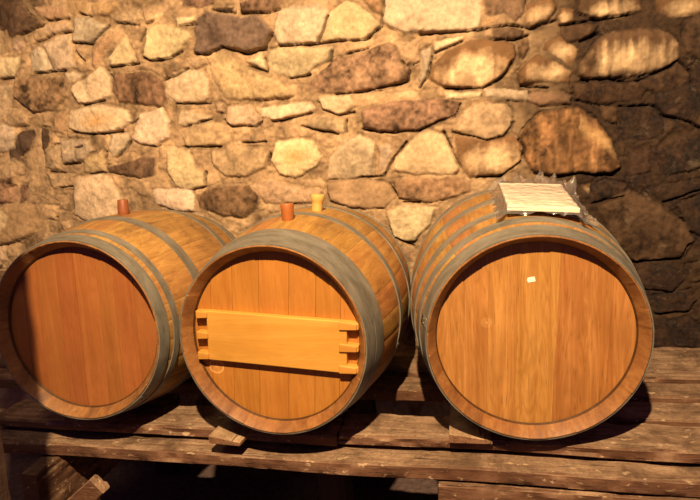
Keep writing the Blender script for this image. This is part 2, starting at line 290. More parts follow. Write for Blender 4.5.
def aged_material(name, light, dark, along='x', rough=.85, chips=(.55, .42, .26), chip_amt=.6):
    t = NT(name)
    lo, hi = 2.5, 40.0
    sc = {'x': (lo, hi, hi), 'y': (hi, lo, hi), 'z': (hi, hi, lo)}[along]
    g1 = t.noise(t.mapping(sc), 1, 6, .65, .9)
    g2 = t.noise(t.mapping((7, 7, 7)), 1, 6, .7, .4)
    base = t.mix(t.ramp(g1, [(.32, 0.0), (.68, 1.0)]), dark, light)
    base = t.mix(t.ramp(g2, [(.38, .85), (.60, 0.0)]), base, tuple(c * .40 for c in dark))
    g5 = t.noise(t.mapping((90, 90, 90)), 1, 4, .7)
    base = t.mix(t.ramp(g5, [(.3, .45), (.55, 0.0)]), base, tuple(c * .4 for c in dark))
    # faces not turned upward are darker: dirt plus painted-in shade of edges and seams
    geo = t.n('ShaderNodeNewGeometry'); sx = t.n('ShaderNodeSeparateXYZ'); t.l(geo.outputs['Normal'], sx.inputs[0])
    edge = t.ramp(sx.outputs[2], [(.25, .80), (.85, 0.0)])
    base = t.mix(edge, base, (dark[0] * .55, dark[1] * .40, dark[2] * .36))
    g3 = t.noise(t.mapping((26, 40, 60)), 1, 4, .6, .3)
    base = t.mix(t.math("MULTIPLY", t.ramp(g3, [(.62, 0.0), (.68, 1.0)]), chip_amt), base, chips)
    g4 = t.noise(t.mapping(tuple(c * 2.2 for c in sc)), 1, 3, .6)
    crack = t.ramp(g4, [(.30, 1.0), (.38, 0.0)])
    base = t.mix(t.math('MULTIPLY', crack, .7), base, tuple(c * .25 for c in dark))
    h = t.math('SUBTRACT', t.math('ADD', g1, t.math('MULTIPLY', g3, .6)), t.math('MULTIPLY', crack, .7))
    t.bump(h, .8, .006)
    return t.fin(base, rough, 0, .15)

# ------------------------------------------------------------------ materials
M = {}
M['staves'] = oak_material('oak_staves', (.46, .27, .085), (.29, .145, .042), 'y', .8, stain=(.10, .05, .025), stain_amt=.75, rough=.5, tone_amt=.2, figure=.5)
M['staves_plain'] = oak_material('oak_staves_plain', (.47, .265, .075), (.30, .135, .034), 'y', .8, stain=(.12, .055, .022), stain_amt=.6, rough=.5, tone_amt=.2, figure=.5)
M['head_left'] = oak_material('oak_head_red', (.36, .140, .040), (.27, .095, .024), 'z', .8, rough=.45, tone_amt=.35, figure=.25, pores=.35, stain=(.22, .075, .02), stain_amt=.3)
M['head_middle'] = oak_material('oak_head_gold', (.47, .215, .042), (.37, .150, .026), 'z', .8, rough=.45, tone_amt=.35, figure=.3, pores=.35, knot=(-.201, .241, .026, .6))
M['head_right'] = oak_material('oak_head_figured', (.56, .29, .085), (.35, .150, .034), 'z', .9, rough=.45, tone_amt=.5, figure=.85, pores=.5, knot=(-.127, .392, .018, .08))
M['bar'] = oak_material('pine_bar', (.64, .355, .075), (.54, .27, .045), 'x', .45, rough=.4, tone_amt=.2, figure=.5, pores=.1)
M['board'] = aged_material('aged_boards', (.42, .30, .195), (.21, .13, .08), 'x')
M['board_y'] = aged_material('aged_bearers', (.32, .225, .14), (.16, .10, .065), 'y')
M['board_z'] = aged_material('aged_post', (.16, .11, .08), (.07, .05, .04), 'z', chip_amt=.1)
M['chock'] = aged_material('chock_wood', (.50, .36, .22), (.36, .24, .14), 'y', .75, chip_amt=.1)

def hoop_material():
    t = NT('galvanised_hoop')
    g1 = t.noise(t.mapping((9, 30, 9)), 1, 6, .7, .5)
    g2 = t.noise(t.mapping((55, 55, 55)), 1, 4, .6)
    base = t.mix(t.ramp(g1, [(.3, 0.0), (.7, 1.0)]), (.125, .125, .10), (.285, .275, .225))
    base = t.mix(t.math('MULTIPLY', t.ramp(g2, [(.62, 0.0), (.75, 1.0)]), .6), base, (.28, .14, .06))
    t.bump(g2, .25, .001)
    return t.fin(base, t.ramp(g1, [(.3, .45), (.7, .65)]), .45, .5)
M['hoop'] = hoop_material()

def plain(name, col, rough, spec=.4, var=.25, sss=0):
    t = NT(name)
    g = t.noise(t.mapping((40, 40, 40)), 1, 4, .6)
    base = t.mix(t.ramp(g, [(.3, 1.0), (.7, 0.0)]), col, tuple(c * (1 - var) for c in col))
    t.bump(g, .15, .001)
    if sss: t.b.inputs['Subsurface Weight'].default_value = sss; t.b.inputs['Subsurface Scale'].default_value = .01
    return t.fin(base, rough, 0, spec)
M['bung_red'] = plain('red_silicone', (.26, .085, .03), .5)
M['bung_red2'] = plain('brick_red_silicone', (.36, .12, .03), .45)
M['bung_yellow'] = plain('yellow_silicone', (.72, .45, .13), .45)
M['paper'] = plain('white_paper', (.86, .80, .68), .6, .3, .08)
M['sticker'] = plain('white_sticker', (.85, .80, .72), .6, .3, .05)
M['floor'] = plain('packed_earth', (.17, .12, .11), .95, .1, .5)

def paper_edge():
    t = NT('paper_edges')
    sx = t.n('ShaderNodeSeparateXYZ'); t.l(t.co.outputs['Object'], sx.inputs[0])
    f = t.math('FRACT', t.math('MULTIPLY', sx.outputs[2], 330.0))
    base = t.mix(t.ramp(f, [(.0, 1.0), (.25, 0.0)]), (.84, .77, .62), (.55, .46, .33))
    return t.fin(base, .6, 0, .3)
M['paper_edge'] = paper_edge()

def plastic():
    t = NT('clear_plastic_film')
    tr = t.n('ShaderNodeBsdfTransparent'); tr.inputs[0].default_value = (.97, .96, .94, 1)
    gl = t.n('ShaderNodeBsdfGlossy'); gl.inputs['Roughness'].default_value = .12; gl.inputs[0].default_value = (.95, .93, .9, 1)
    df = t.n('ShaderNodeBsdfDiffuse'); df.inputs[0].default_value = (.8, .78, .74, 1)
    fr = t.n('ShaderNodeFresnel'); fr.inputs[0].default_value = 1.45
    g = t.noise(t.mapping((30, 30, 30)), 1, 5, .6, .8)
    b = t.n('ShaderNodeBump'); b.inputs['Strength'].default_value = .8; b.inputs['Distance'].default_value = .004; t.l(g, b.inputs['Height'])
    t.l(b.outputs[0], gl.inputs['Normal']); t.l(b.outputs[0], fr.inputs['Normal'])
    m1 = t.n('ShaderNodeMixShader'); m1.inputs[0].default_value = .09; t.l(tr.outputs[0], m1.inputs[1]); t.l(df.outputs[0], m1.inputs[2])
    m2 = t.n('ShaderNodeMixShader'); t.l(t.math('MULTIPLY', fr.outputs[0], .85), m2.inputs[0])
    t.l(m1.outputs[0], m2.inputs[1]); t.l(gl.outputs[0], m2.inputs[2])
    t.l(m2.outputs[0], t.out.inputs[0]); t.t.nodes.remove(t.b)
    return t.m
M['plastic'] = plastic()

def stone_material():
    t = NT('rubble_stone')
    at = t.n('ShaderNodeAttribute', attribute_name='albedo')
    g1 = t.noise(t.mapping((60, 60, 60)), 1, 8, .7)
    g2 = t.noise(t.mapping((16, 16, 16)), 1, 7, .7, .6)
    base = t.mix(t.ramp(g1, [(.25, .45), (.6, 0.0)]), at.outputs['Color'], (.10, .06, .035))
    base = t.mix(t.ramp(g2, [(.25, .32), (.48, 0.0)]), base, (.16, .095, .055))
    base = t.mix(t.ramp(g2, [(.58, 0.0), (.78, .12)]), base, (.80, .66, .45))
    h = t.math('ADD', t.math('MULTIPLY', g1, .5), g2)
    t.bump(h, .7, .008)
    return t.fin(base, .9, 0, .12)
M['stone'] = stone_material()

# ------------------------------------------------------------------ the stone wall
PAL = {'p': (.56, .45, .29), 'c': (.69, .56, .365), 't': (.49, .36, .22), 'g': (.52, .425, .295), 'o': (.44, .295, .165), 'h': (.76, .60, .37),
       'r': (.28, .18, .105), 'b': (.17, .108, .066), 'k': (.075, .05, .035), 'd': (.13, .092, .066),
       'w': (.56, .40, .23), 'W': (.60, .43, .25), 'v': (.25, .135, .065), 'V': (.12, .078, .048)}
WALL_Y = 2.47
def build_wall():
    def axis(a, b, c, d, fine, coarse):
        return np.concatenate([np.arange(a, b, coarse), np.arange(b, c, fine), np.arange(c, d + coarse, coarse)])
    xs = axis(-3.6, -2.45, 1.0, 2.4, .0047, .022)
    zs = axis(-.65, -.12, 1.72, 2.3, .0047, .022)
    U, Z = np.meshgrid(xs, zs)
    shp = U.shape
    Uw = U + .007 * fbm(U * 22, Z * 22, 3, 3) + .004 * fbm(U * 90, Z * 90, 5, 2)
    Zw = Z + .007 * fbm(U * 22, Z * 22, 9, 3) + .004 * fbm(U * 90, Z * 90, 15, 2)
    # where the wall turns dark: the right side and a patch at the top left
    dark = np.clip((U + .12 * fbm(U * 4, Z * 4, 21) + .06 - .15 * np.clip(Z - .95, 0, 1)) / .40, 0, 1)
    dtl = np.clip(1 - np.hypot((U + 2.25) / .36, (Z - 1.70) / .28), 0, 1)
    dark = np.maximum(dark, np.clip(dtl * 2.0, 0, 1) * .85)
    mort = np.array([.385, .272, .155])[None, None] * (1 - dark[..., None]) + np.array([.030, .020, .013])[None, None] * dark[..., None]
    mort = mort * np.clip(1 + .8 * fbm(U * 14, Z * 14, 31)[..., None] + .5 * fbm(U * 60, Z * 60, 33, 2)[..., None], .15, 2)
    H = .010 * fbm(U * 16, Z * 16, 41, 5) + .004 * fbm(U * 70, Z * 70, 47, 2)
    A = mort.copy()
    # small packing stones everywhere between the large ones
    cell = .062
    gx = U / cell * .72 + .5 * fbm(U * 9, Z * 9, 61, 2); gz = Z / cell * 1.15 + .5 * fbm(U * 9, Z * 9, 67, 2)
    i0 = np.floor(gx).astype(np.int64); j0 = np.floor(gz).astype(np.int64)
    d1 = np.full(shp, 9.0); d2 = np.full(shp, 9.0); hid = np.zeros(shp)
    for di in (-1, 0, 1):
        for dj in (-1, 0, 1):
            px = i0 + di + .15 + .7 * hash2(i0 + di, j0 + dj, 71); pz = j0 + dj + .15 + .7 * hash2(i0 + di, j0 + dj, 73)
            dd = np.hypot(gx - px, gz - pz); hv = hash2(i0 + di, j0 + dj, 79)
            nearer = dd < d1
            d2 = np.where(nearer, d1, np.minimum(d2, dd)); hid = np.where(nearer, hv, hid); d1 = np.where(nearer, dd, d1)
    edge = d2 - d1
    cellf = np.clip(edge / .30, 0, 1) ** .6 * (hid > .35)
    H += .008 * cellf * hid
    A *= (1 + (hid - .55)[..., None] * .55 * (hid > .35)[..., None])
    # the large stones
    stones = list(STONES)
    rnd = random.Random(5)
    z = -.6
    while z < 2.35:                                   # courses beyond what the photograph shows
        hh = rnd.uniform(.12, .2); x = -3.6 + rnd.uniform(0, .15)
        while x < 2.4:
            ww = rnd.uniform(.14, .32)
            cx, cz = x + ww / 2, z + hh / 2
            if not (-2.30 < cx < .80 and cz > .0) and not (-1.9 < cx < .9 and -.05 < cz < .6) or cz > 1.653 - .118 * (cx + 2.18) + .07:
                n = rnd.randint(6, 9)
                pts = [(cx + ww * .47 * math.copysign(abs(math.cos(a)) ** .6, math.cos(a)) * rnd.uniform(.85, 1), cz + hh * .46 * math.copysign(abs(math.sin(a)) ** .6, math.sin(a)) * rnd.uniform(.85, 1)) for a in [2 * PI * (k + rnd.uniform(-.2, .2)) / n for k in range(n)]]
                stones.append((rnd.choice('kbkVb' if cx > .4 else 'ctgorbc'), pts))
            x += ww
        z += hh
    owner = np.zeros(shp, bool)
    for n, (cl, poly) in enumerate(stones):
        P = np.array(poly)
        cen0 = P.mean(0)
        P = cen0 + (P - cen0) * 1.03
        x0, z0 = P.min(0) - .05; x1, z1 = P.max(0) + .05
        ci = np.searchsorted(xs, [x0, x1]); cj = np.searchsorted(zs, [z0, z1])
        sl = (slice(cj[0], cj[1]), slice(ci[0], ci[1]))
        u = Uw[sl]; w = Zw[sl]
        if u.size == 0: continue
        dist = np.full(u.shape, 9.0); ins = np.zeros(u.shape, bool)
        for k in range(len(P)):
            ax, az = P[k]; bx, bz = P[(k + 1) % len(P)]
            ex, ez = bx - ax, bz - az; L2 = ex * ex + ez * ez + 1e-12
            t = np.clip(((u - ax) * ex + (w - az) * ez) / L2, 0, 1)
            dist = np.minimum(dist, np.hypot(u - ax - t * ex, w - az - t * ez))
            cond = ((az > w) != (bz > w)) & (u < (bx - ax) * (w - az) / (bz - az + 1e-12) + ax)
            ins ^= cond
        sd = np.where(ins, dist, -dist)
        r = random.Random(n * 13 + 1)
        size = math.sqrt((x1 - x0 - .1) * (z1 - z0 - .1))
        prot = (.007 + .055 * min(size, .35)) * r.uniform(.7, 1.15)
        flush = (1 - np.clip(2 * dark[sl], 0, 1)) * np.clip(.65 + 1.6 * fbm(u * 5, w * 5, 777 + n, 2), 0, 1)
        if cl in 'k': prot *= .6
        cen = P.mean(0)
        tx, tz = r.uniform(-.09, .09), r.uniform(-.10, .05)
        soft = .004 + .010 * r.random()
        prof = np.where(sd > 0, 1 - np.exp(-np.clip(sd, 0, 1) / soft), 0)
        h = prot * prof + (tx * (u - cen[0]) + tz * (w - cen[1])) * prof
        # facets and pitting of the broken face
        h += (.016 * vnoise(u * 11 + n, w * 11, 100 + n) + .007 * fbm(u * 34, w * 34, 120 + n, 3)) * np.clip(sd / .015, 0, 1)
        m = sd > 0
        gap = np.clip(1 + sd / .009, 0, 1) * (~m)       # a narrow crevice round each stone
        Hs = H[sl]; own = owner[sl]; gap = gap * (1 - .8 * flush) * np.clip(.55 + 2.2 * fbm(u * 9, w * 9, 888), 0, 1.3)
        Hs[:] = np.where(m, np.maximum(h, np.where(own, Hs, -9)), np.where(own, Hs, Hs - .013 * gap))
        base = np.array(PAL[cl])
        base = base * r.uniform(.88, 1.1) * np.array([1, r.uniform(.95, 1.04), r.uniform(.88, 1.1)])
        col = np.ones(u.shape + (3,)) * base
        mott = fbm(u * 17, w * 17, 200 + n, 4)[..., None]
        amt = {'r': 1.1, 'b': 1.0, 'k': .9, 'v': 1.1, 'V': 1.0, 'd': .8, 't': .55, 'g': .5}.get(cl, .32)
        spk = fbm(u * 75, w * 75, 250 + n, 2)[..., None]
        col = col * np.clip(1 + amt * mott + amt * .8 * spk, .15, 2.2)
        streak = fbm(u * 55, w * 6, 300 + n, 3)
        relx = (u - cen[0]) / (x1 - x0 - .1); relz = (w - cen[1]) / (z1 - z0 - .1)
        if cl in 'wW':       # pale heart, brown run-off from the top and rims
            k = np.clip(1.25 - 2.6 * np.hypot(relx * 1.0, (relz + .10) * 1.25) + streak * .45 + .5 * mott[..., 0], 0, 1)[..., None]
            br = np.array([.20, .115, .055]) if cl == 'w' else np.array([.13, .08, .045])
            col = br * (1 + .6 * mott) * (1 - k) + np.array([.70, .53, .31]) * (1 + .35 * mott + .3 * spk) * k
        if cl == 'h':        # ochre heart, pale rim
            k = np.clip(1 - 3.0 * np.hypot(relx, relz) + .4 * mott[..., 0], 0, 1)[..., None]
            col = col * (1 - k) + np.array([.66, .40, .16]) * k
        if cl == 'v':        # rusty, with one pale right edge
            k = np.clip(1 - np.abs(relx * .9 + relz * .75 - .30 + .05 * mott[..., 0]) * 9, 0, 1)[..., None] * (relx > .1)[..., None]
            col = col * (1 + .8 * streak[..., None]); col = col * (1 - k) + np.array([.66, .44, .20]) * k
        if cl in 'VkbW' or cl == 'v':
            col = col * (1 + .5 * streak[..., None])
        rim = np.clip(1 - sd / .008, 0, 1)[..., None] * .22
        col = col * (1 - rim)  # crevice shade painted into the stone's outer edge
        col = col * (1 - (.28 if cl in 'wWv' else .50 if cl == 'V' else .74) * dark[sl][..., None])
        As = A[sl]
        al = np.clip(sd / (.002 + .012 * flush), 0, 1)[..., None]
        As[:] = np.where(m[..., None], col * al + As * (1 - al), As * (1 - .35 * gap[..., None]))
        own |= m
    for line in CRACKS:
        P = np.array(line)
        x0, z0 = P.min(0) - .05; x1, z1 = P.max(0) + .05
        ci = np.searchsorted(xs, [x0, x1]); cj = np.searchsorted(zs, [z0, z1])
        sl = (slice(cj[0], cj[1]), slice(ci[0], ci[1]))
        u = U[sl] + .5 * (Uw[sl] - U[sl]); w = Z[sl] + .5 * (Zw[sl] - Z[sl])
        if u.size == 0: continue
        dist = np.full(u.shape, 9.0)
        for k in range(len(P) - 1):
            ax, az = P[k]; bx, bz = P[k + 1]; ex, ez = bx - ax, bz - az
            t = np.clip(((u - ax) * ex + (w - az) * ez) / (ex * ex + ez * ez + 1e-12), 0, 1)
            dist = np.minimum(dist, np.hypot(u - ax - t * ex, w - az - t * ez))
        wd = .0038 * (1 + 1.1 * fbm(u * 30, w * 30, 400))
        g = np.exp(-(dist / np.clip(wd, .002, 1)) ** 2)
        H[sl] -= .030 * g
        A[sl] *= (1 - .82 * g)[..., None]  # grooves coloured dark: crevice dirt and the shade beneath stones painted in
    A = np.clip(A, .012, .9)
    nz, nx = shp
    V = np.stack([U, WALL_Y - H, Z], -1).reshape(-1, 3)
    idx = np.arange(nz * nx).reshape(nz, nx)
    F = np.stack([idx[:-1, :-1], idx[:-1, 1:], idx[1:, 1:], idx[1:, :-1]], -1).reshape(-1, 4)
    # a back so that the wall is solid
    me = bpy.data.meshes.new('wall_back')
    me.vertices.add(len(V)); me.vertices.foreach_set('co', V.ravel())
    me.loops.add(F.size); me.loops.foreach_set('vertex_index', F.ravel().astype(np.int32))
    me.polygons.add(len(F)); me.polygons.foreach_set('loop_start', (np.arange(len(F)) * 4).astype(np.int32))
    me.polygons.foreach_set('loop_total', np.full(len(F), 4, np.int32))
    me.update(); me.validate()
    me.polygons.foreach_set('use_smooth', np.ones(len(me.polygons), bool))
    at = me.color_attributes.new('albedo', 'FLOAT_COLOR', 'POINT')
    at.data.foreach_set('color', np.concatenate([A.reshape(-1, 3), np.ones((len(V), 1))], 1).astype(np.float32).ravel())
    me.materials.append(M['stone'])
    return struct(link(bpy.data.objects.new('wall_back', me)))
build_wall()

FLOOR_Z = -.62
def floor():
    xs = np.linspace(-3.6, 2.4, 90); ys = np.linspace(-.6, 2.55, 50)
    V = []; F = []
    for j, y in enumerate(ys):
        for i, x in enumerate(xs):
            V.append((x, y, FLOOR_Z + .012 * float(fbm(x * 3, y * 3, 900))))
    for j in range(len(ys) - 1):
        for i in range(len(xs) - 1):
            a = j * 90 + i; F.append((a, a + 1, a + 91, a + 90))
    struct(mesh_obj('floor', V, F, M['floor']))
floor()

# ------------------------------------------------------------------ rough timber
def beam_mesh(p0, p1, w, h, seed, rough=.006, step=.014, chamfer=.0035, wob=.01, taper=None, up=(0, 0, 1)):
    """a rough-sawn baulk from p0 to p1 (centre line), width w (sideways), height h"""
    p0 = np.array(p0, float); p1 = np.array(p1, float)
    L = np.linalg.norm(p1 - p0); ax = (p1 - p0) / L
    upv = np.array(up, float); side = np.cross(ax, upv); side /= np.linalg.norm(side); upv = np.cross(side, ax)
    n = max(4, int(L / step))
    per = []
    a, b, c = w / 2, h / 2, min(chamfer, w / 4, h / 4)
    def seg(x0, y0, x1, y1, k):
        for q in range(k): per.append((x0 + (x1 - x0) * q / k, y0 + (y1 - y0) * q / k))
    kx = max(3, int(w / .022)); ky = max(2, int(h / .014))
    seg(-a + c, b, a - c, b, kx); seg(a - c, b, a, b - c, 2); seg(a, b - c, a, -b + c, ky); seg(a, -b + c, a - c, -b, 2)
    seg(a - c, -b, -a + c, -b, kx); seg(-a + c, -b, -a, -b + c, 2); seg(-a, -b + c, -a, b - c, ky); seg(-a, b - c, -a + c, b, 2)
    m = len(per); V = []; F = []
    for i in range(n + 1):
        f = i / n; s = f * L
        wx = wob * float(vnoise(s * 2.3, 3.1, seed)) ; wz = wob * .5 * float(vnoise(s * 2.0, 8.7, seed + 1))
        we = 1 + (0 if not taper else taper * (f - .5))
        for k, (x, y) in enumerate(per):
            nn = float(fbm(s * 14, (x * 1.0 + y * 1.7) * 26 + k * .01, seed + 5, 3))
            fr = 1 if abs(x) > a - c - 1e-6 or abs(y) < b - c else .45
            dx = x * we + math.copysign(1, x) * nn * rough * (1.6 if abs(x) > a - c - 1e-6 else 0) + wx
            # keep upper face nearly flat so that things can stand on it
            dz = y + (nn - .25) * rough * (.25 if y > b - 1e-6 else fr) + wz * (0 if y > 0 else 1)
            sx = nn * rough * 1.5 if i in (0, n) else 0
            P = p0 + ax * (s + sx) + side * dx + upv * dz
            V.append(P)
    for i in range(n):
        for k in range(m):
            a0 = i * m + k; a1 = i * m + (k + 1) % m
            F.append((a0, a0 + m, a1 + m, a1))
    F.append(tuple(range(m))); F.append(tuple(n * m + k for k in reversed(range(m))))
    return V, F

def beam(name, p0, p1, w, h, seed, mat, **kw):
    V, F = beam_mesh(p0, p1, w, h, seed, **kw)
    o = mesh_obj(name, V, F, mat, sharp=32)
    me = o.data
    bm = bmesh.new(); bm.from_mesh(me); bmesh.ops.recalc_face_normals(bm, faces=bm.faces); bm.to_mesh(me); bm.free()
    return o

def slab(name, x0, x1, y0, y1, z0, z1, seed, mat=None, **kw):
    yc, zc = (y0 + y1) / 2, (z0 + z1) / 2
    return beam(name, (x0, yc, zc), (x1, yc, zc), y1 - y0, z1 - z0, seed, mat or M['board'], **kw)

G1 = 'thick boards of the barrel shelf'
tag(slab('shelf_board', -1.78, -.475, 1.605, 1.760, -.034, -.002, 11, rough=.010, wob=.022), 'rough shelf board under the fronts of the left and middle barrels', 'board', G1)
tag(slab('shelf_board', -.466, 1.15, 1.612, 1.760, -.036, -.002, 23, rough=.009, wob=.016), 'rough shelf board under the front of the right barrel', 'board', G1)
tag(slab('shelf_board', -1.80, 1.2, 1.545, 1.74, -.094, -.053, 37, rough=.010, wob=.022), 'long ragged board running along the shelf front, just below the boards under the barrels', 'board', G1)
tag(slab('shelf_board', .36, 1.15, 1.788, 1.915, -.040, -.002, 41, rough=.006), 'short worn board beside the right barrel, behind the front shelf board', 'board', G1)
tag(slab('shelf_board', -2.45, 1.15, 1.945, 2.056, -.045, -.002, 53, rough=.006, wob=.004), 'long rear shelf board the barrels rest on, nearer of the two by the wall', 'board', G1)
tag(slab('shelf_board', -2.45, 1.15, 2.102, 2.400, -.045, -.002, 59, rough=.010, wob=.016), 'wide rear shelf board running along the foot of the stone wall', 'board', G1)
tag(beam('timber_baulk', (-.155, 1.62, -.182), (1.2, 1.62, -.182), .165, .150, 67, M['board'], rough=.012, wob=.02), 'heavy squared timber under the right half of the shelf front', 'timber')

# bearers that carry the boards
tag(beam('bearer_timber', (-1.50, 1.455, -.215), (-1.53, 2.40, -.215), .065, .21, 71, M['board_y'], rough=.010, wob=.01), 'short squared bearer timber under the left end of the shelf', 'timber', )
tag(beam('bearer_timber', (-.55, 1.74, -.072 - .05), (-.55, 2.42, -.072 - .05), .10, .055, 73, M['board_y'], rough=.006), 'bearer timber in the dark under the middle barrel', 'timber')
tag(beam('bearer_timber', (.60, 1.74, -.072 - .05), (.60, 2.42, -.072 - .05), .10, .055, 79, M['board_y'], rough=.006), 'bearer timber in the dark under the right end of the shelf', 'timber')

# ------------------------------------------------------------------ barrels
RB, RH, BL = .343, .290, .813
def rad(s): return RB - (RB - RH) * (2 * s - 1) ** 2
NST = 28

def build_barrel(name, loc, yaw, pitch, sc, head_mat, head_rot, seams, tones, hoops, stave_mat, seed, gap=.00035):
    R0 = RB * sc
    root = empty(name, loc, (pitch, 0, -yaw))
    zc = R0
    Y = lambda s: (s - .5) * BL
    rnd = random.Random(seed)
    # ---- staves: one shell, with the seams pressed in
    offs = [0, .035, .25, .5, .75, .965]
    prof = [(.271 * sc, .064), (.271 * sc, .0455), (.2615 * sc, .041), (.2650 * sc, .0340), (.2835 * sc, .0015), (.2850 * sc, 0.0), (.2870 * sc, 0.0), (.2885 * sc, .002)]
    svals = [.012] + list(np.linspace(.03, .97, 40)) + [.988]
    rings = [(r, Y(0) + y) for r, y in prof] + [(rad(s) * sc - .0015, Y(s)) for s in svals] + [(r, Y(1) - y) for r, y in reversed(prof)]
    V, F, T = [], [], []
    widths = [rnd.uniform(.75, 1.25) for _ in range(NST)]; tot = sum(widths)
    angs = []; st = []
    a = rnd.uniform(0, 1)
    for k, w in enumerate(widths):
        dw = w / tot * 2 * PI
        for q, o in enumerate(offs):
            angs.append(a + dw * o); st.append((k, q))
        a += dw
    na = len(angs)
    for j, (r, y) in enumerate(rings):
        for i, an in enumerate(angs):
            k, q = st[i]
            rr = r - (.0009 if q == 0 and j > 6 else (.0003 if q == 0 else 0))
            V.append((rr * math.cos(an), y + (.0012 * math.sin(k * 2.3) if 4 <= j <= 6 else 0), zc + rr * math.sin(an)))
    tone_k = [(rnd.random(), rnd.random(), rnd.random(), 1) for _ in range(NST)]
    for j in range(len(rings) - 1):
        for i in range(na):
            b0 = j * na + i; b1 = j * na + (i + 1) % na
            F.append((b0, b1, b1 + na, b0 + na)); tk = tone_k[st[i][0]]; rim = j < 7 or j > len(rings) - 9; gro = j < 3 or j > len(rings) - 5; T.append((.45 + .12 * (tk[0] - .5), .0, tk[2] * .2, .22 if gro else .72) if rim else tk)
    o = mesh_obj('staves', V, F, stave_mat, root, tone=T, sharp=35)
    # ---- heads
    def head(nm, yf, yb, front):
        V, F, T = [], [], []
        Rr = .2700 * sc
        xs_ = [-Rr] + list(seams) + [Rr]
        for b in range(len(xs_) - 1):
            x0, x1 = xs_[b] + gap, xs_[b + 1] - gap
            if b == 0: x0 = -Rr + 1e-4
            if b == len(xs_) - 2: x1 = Rr - 1e-4
            n = 14
            top = [(x0 + (x1 - x0) * k / n) for k in range(n + 1)]
            ring = [(x, math.sqrt(max(Rr * Rr - x * x, 1e-8))) for x in top] + [(x, -math.sqrt(max(Rr * Rr - x * x, 1e-8))) for x in reversed(top)]
            cx = (x0 + x1) / 2
            lay = [(yf + (.0008 if gap > .0002 else .0002) * (1 if front else -1), 1.0), (yf, .993), (yb, 1.0)]
            base = len(V); m = len(ring)
            cr, sr = math.cos(head_rot), math.sin(head_rot)
            for li, (yy, f) in enumerate(lay):
                for (x, z) in ring:
                    x2 = cx + (x - cx) * f
                    V.append((x2 * cr - z * sr, yy, zc + x2 * sr + z * cr))
            for li in (0,):
                for k in range(m):
                    F.append((base + k, base + (k + 1) % m, base + m + (k + 1) % m, base + m + k)); T.append(tones[b % len(tones)])
            for k in range(m):
                F.append((base + k, base + 2 * m + k, base + 2 * m + (k + 1) % m, base + (k + 1) % m)); T.append(tones[b % len(tones)])
            F.append(tuple(base + m + k for k in range(m))); T.append(tones[b % len(tones)])
            F.append(tuple(base + 2 * m + k for k in range(m))); T.append(tones[b % len(tones)])
        return mesh_obj(nm, V, F, head_mat, root, smooth=False, tone=T)
    h1 = head('head', Y(0) + .045, Y(0) + .062, True)
    head('head', Y(1) - .045, Y(1) - .062, False)
    # ---- hoops
    def hoop(s0, s1, seam_ang):
        n = 160; V, F = [], []
        th = .0022
        ss = [s0, s0, (s0 * 3 + s1) / 4, (s0 + s1) / 2, (s0 + 3 * s1) / 4, s1, s1]
        rr = [rad(q) * sc + (th if 0 < k < 6 else -.0015) for k, q in enumerate(ss)]
        m = len(ss)
        for i in range(n):
            an = 2 * PI * i / n
            for k in range(m): V.append((rr[k] * math.cos(an), Y(ss[k]), zc + rr[k] * math.sin(an)))
        for i in range(n):
            for k in range(m - 1):
                F.append((i * m + k, i * m + k + 1, ((i + 1) % n) * m + k + 1, ((i + 1) % n) * m + k))
        ho = mesh_obj('hoop', V, F, M['hoop'], root, sharp=40)
        # lapped end and rivets
        V, F = [], []
        for i in range(9):
            an = seam_ang + .012 * i
            for q in (s0 + .001, (s0 + s1) / 2, s1 - .001):
                r = rad(q) * sc + th + .0007
                V.append((r * math.cos(an), Y(q), zc + r * math.sin(an)))
        for i in range(8):
            for k in range(2): F.append((i * 3 + k, i * 3 + k + 1, i * 3 + k + 4, i * 3 + k + 3))
        mo = mesh_obj('hoop_lap', V, F, M['hoop'], ho)
        so = mo.modifiers.new('th', 'SOLIDIFY'); so.thickness = .0010; so.offset = -1
        for aa in (.03, .07):
            bm = bmesh.new(); bmesh.ops.create_uvsphere(bm, u_segments=10, v_segments=6, radius=.0030)
            r = rad((s0 + s1) / 2) * sc + th + .0004; an = seam_ang + aa
            mt = Matrix.Translation((r * math.cos(an), Y((s0 + s1) / 2), zc + r * math.sin(an))) @ Matrix.Diagonal((1, 1, 1, 1))
            bmesh.ops.transform(bm, matrix=mt, verts=bm.verts)
            me = bpy.data.meshes.new('rivet'); bm.to_mesh(me); bm.free()
            me.polygons.foreach_set('use_smooth', [True] * len(me.polygons)); me.materials.append(M['hoop'])
            link(bpy.data.objects.new('rivet', me), ho)
        return ho
    for k, (s0, s1) in enumerate(hoops):
        hoop(s0, s1, [-.4, .12, 2.9, -.9, 3.6][(k + seed) % 5])
        hoop(1 - s1, 1 - s0, [3.3, -.7, 2.9, -.3, 4.0][(k + seed) % 5])
    return root, zc, Y

def lathe(name, prof, mat, parent, n=32, label=None):
    V, F = [], []; m = len(prof)
    for i in range(n):
        a = 2 * PI * i / n
        for r, z in prof: V.append((r * math.cos(a), r * math.sin(a), z))
    for i in range(n):
        for k in range(m - 1): F.append((i * m + k, ((i + 1) % n) * m + k, ((i + 1) % n) * m + k + 1, i * m + k + 1))
    F.append(tuple(i * m for i in reversed(range(n)))); F.append(tuple(i * m + m - 1 for i in range(n)))
    o = mesh_obj(name, V, F, mat, parent, sharp=40)
    if label: o['label'] = label
    return o

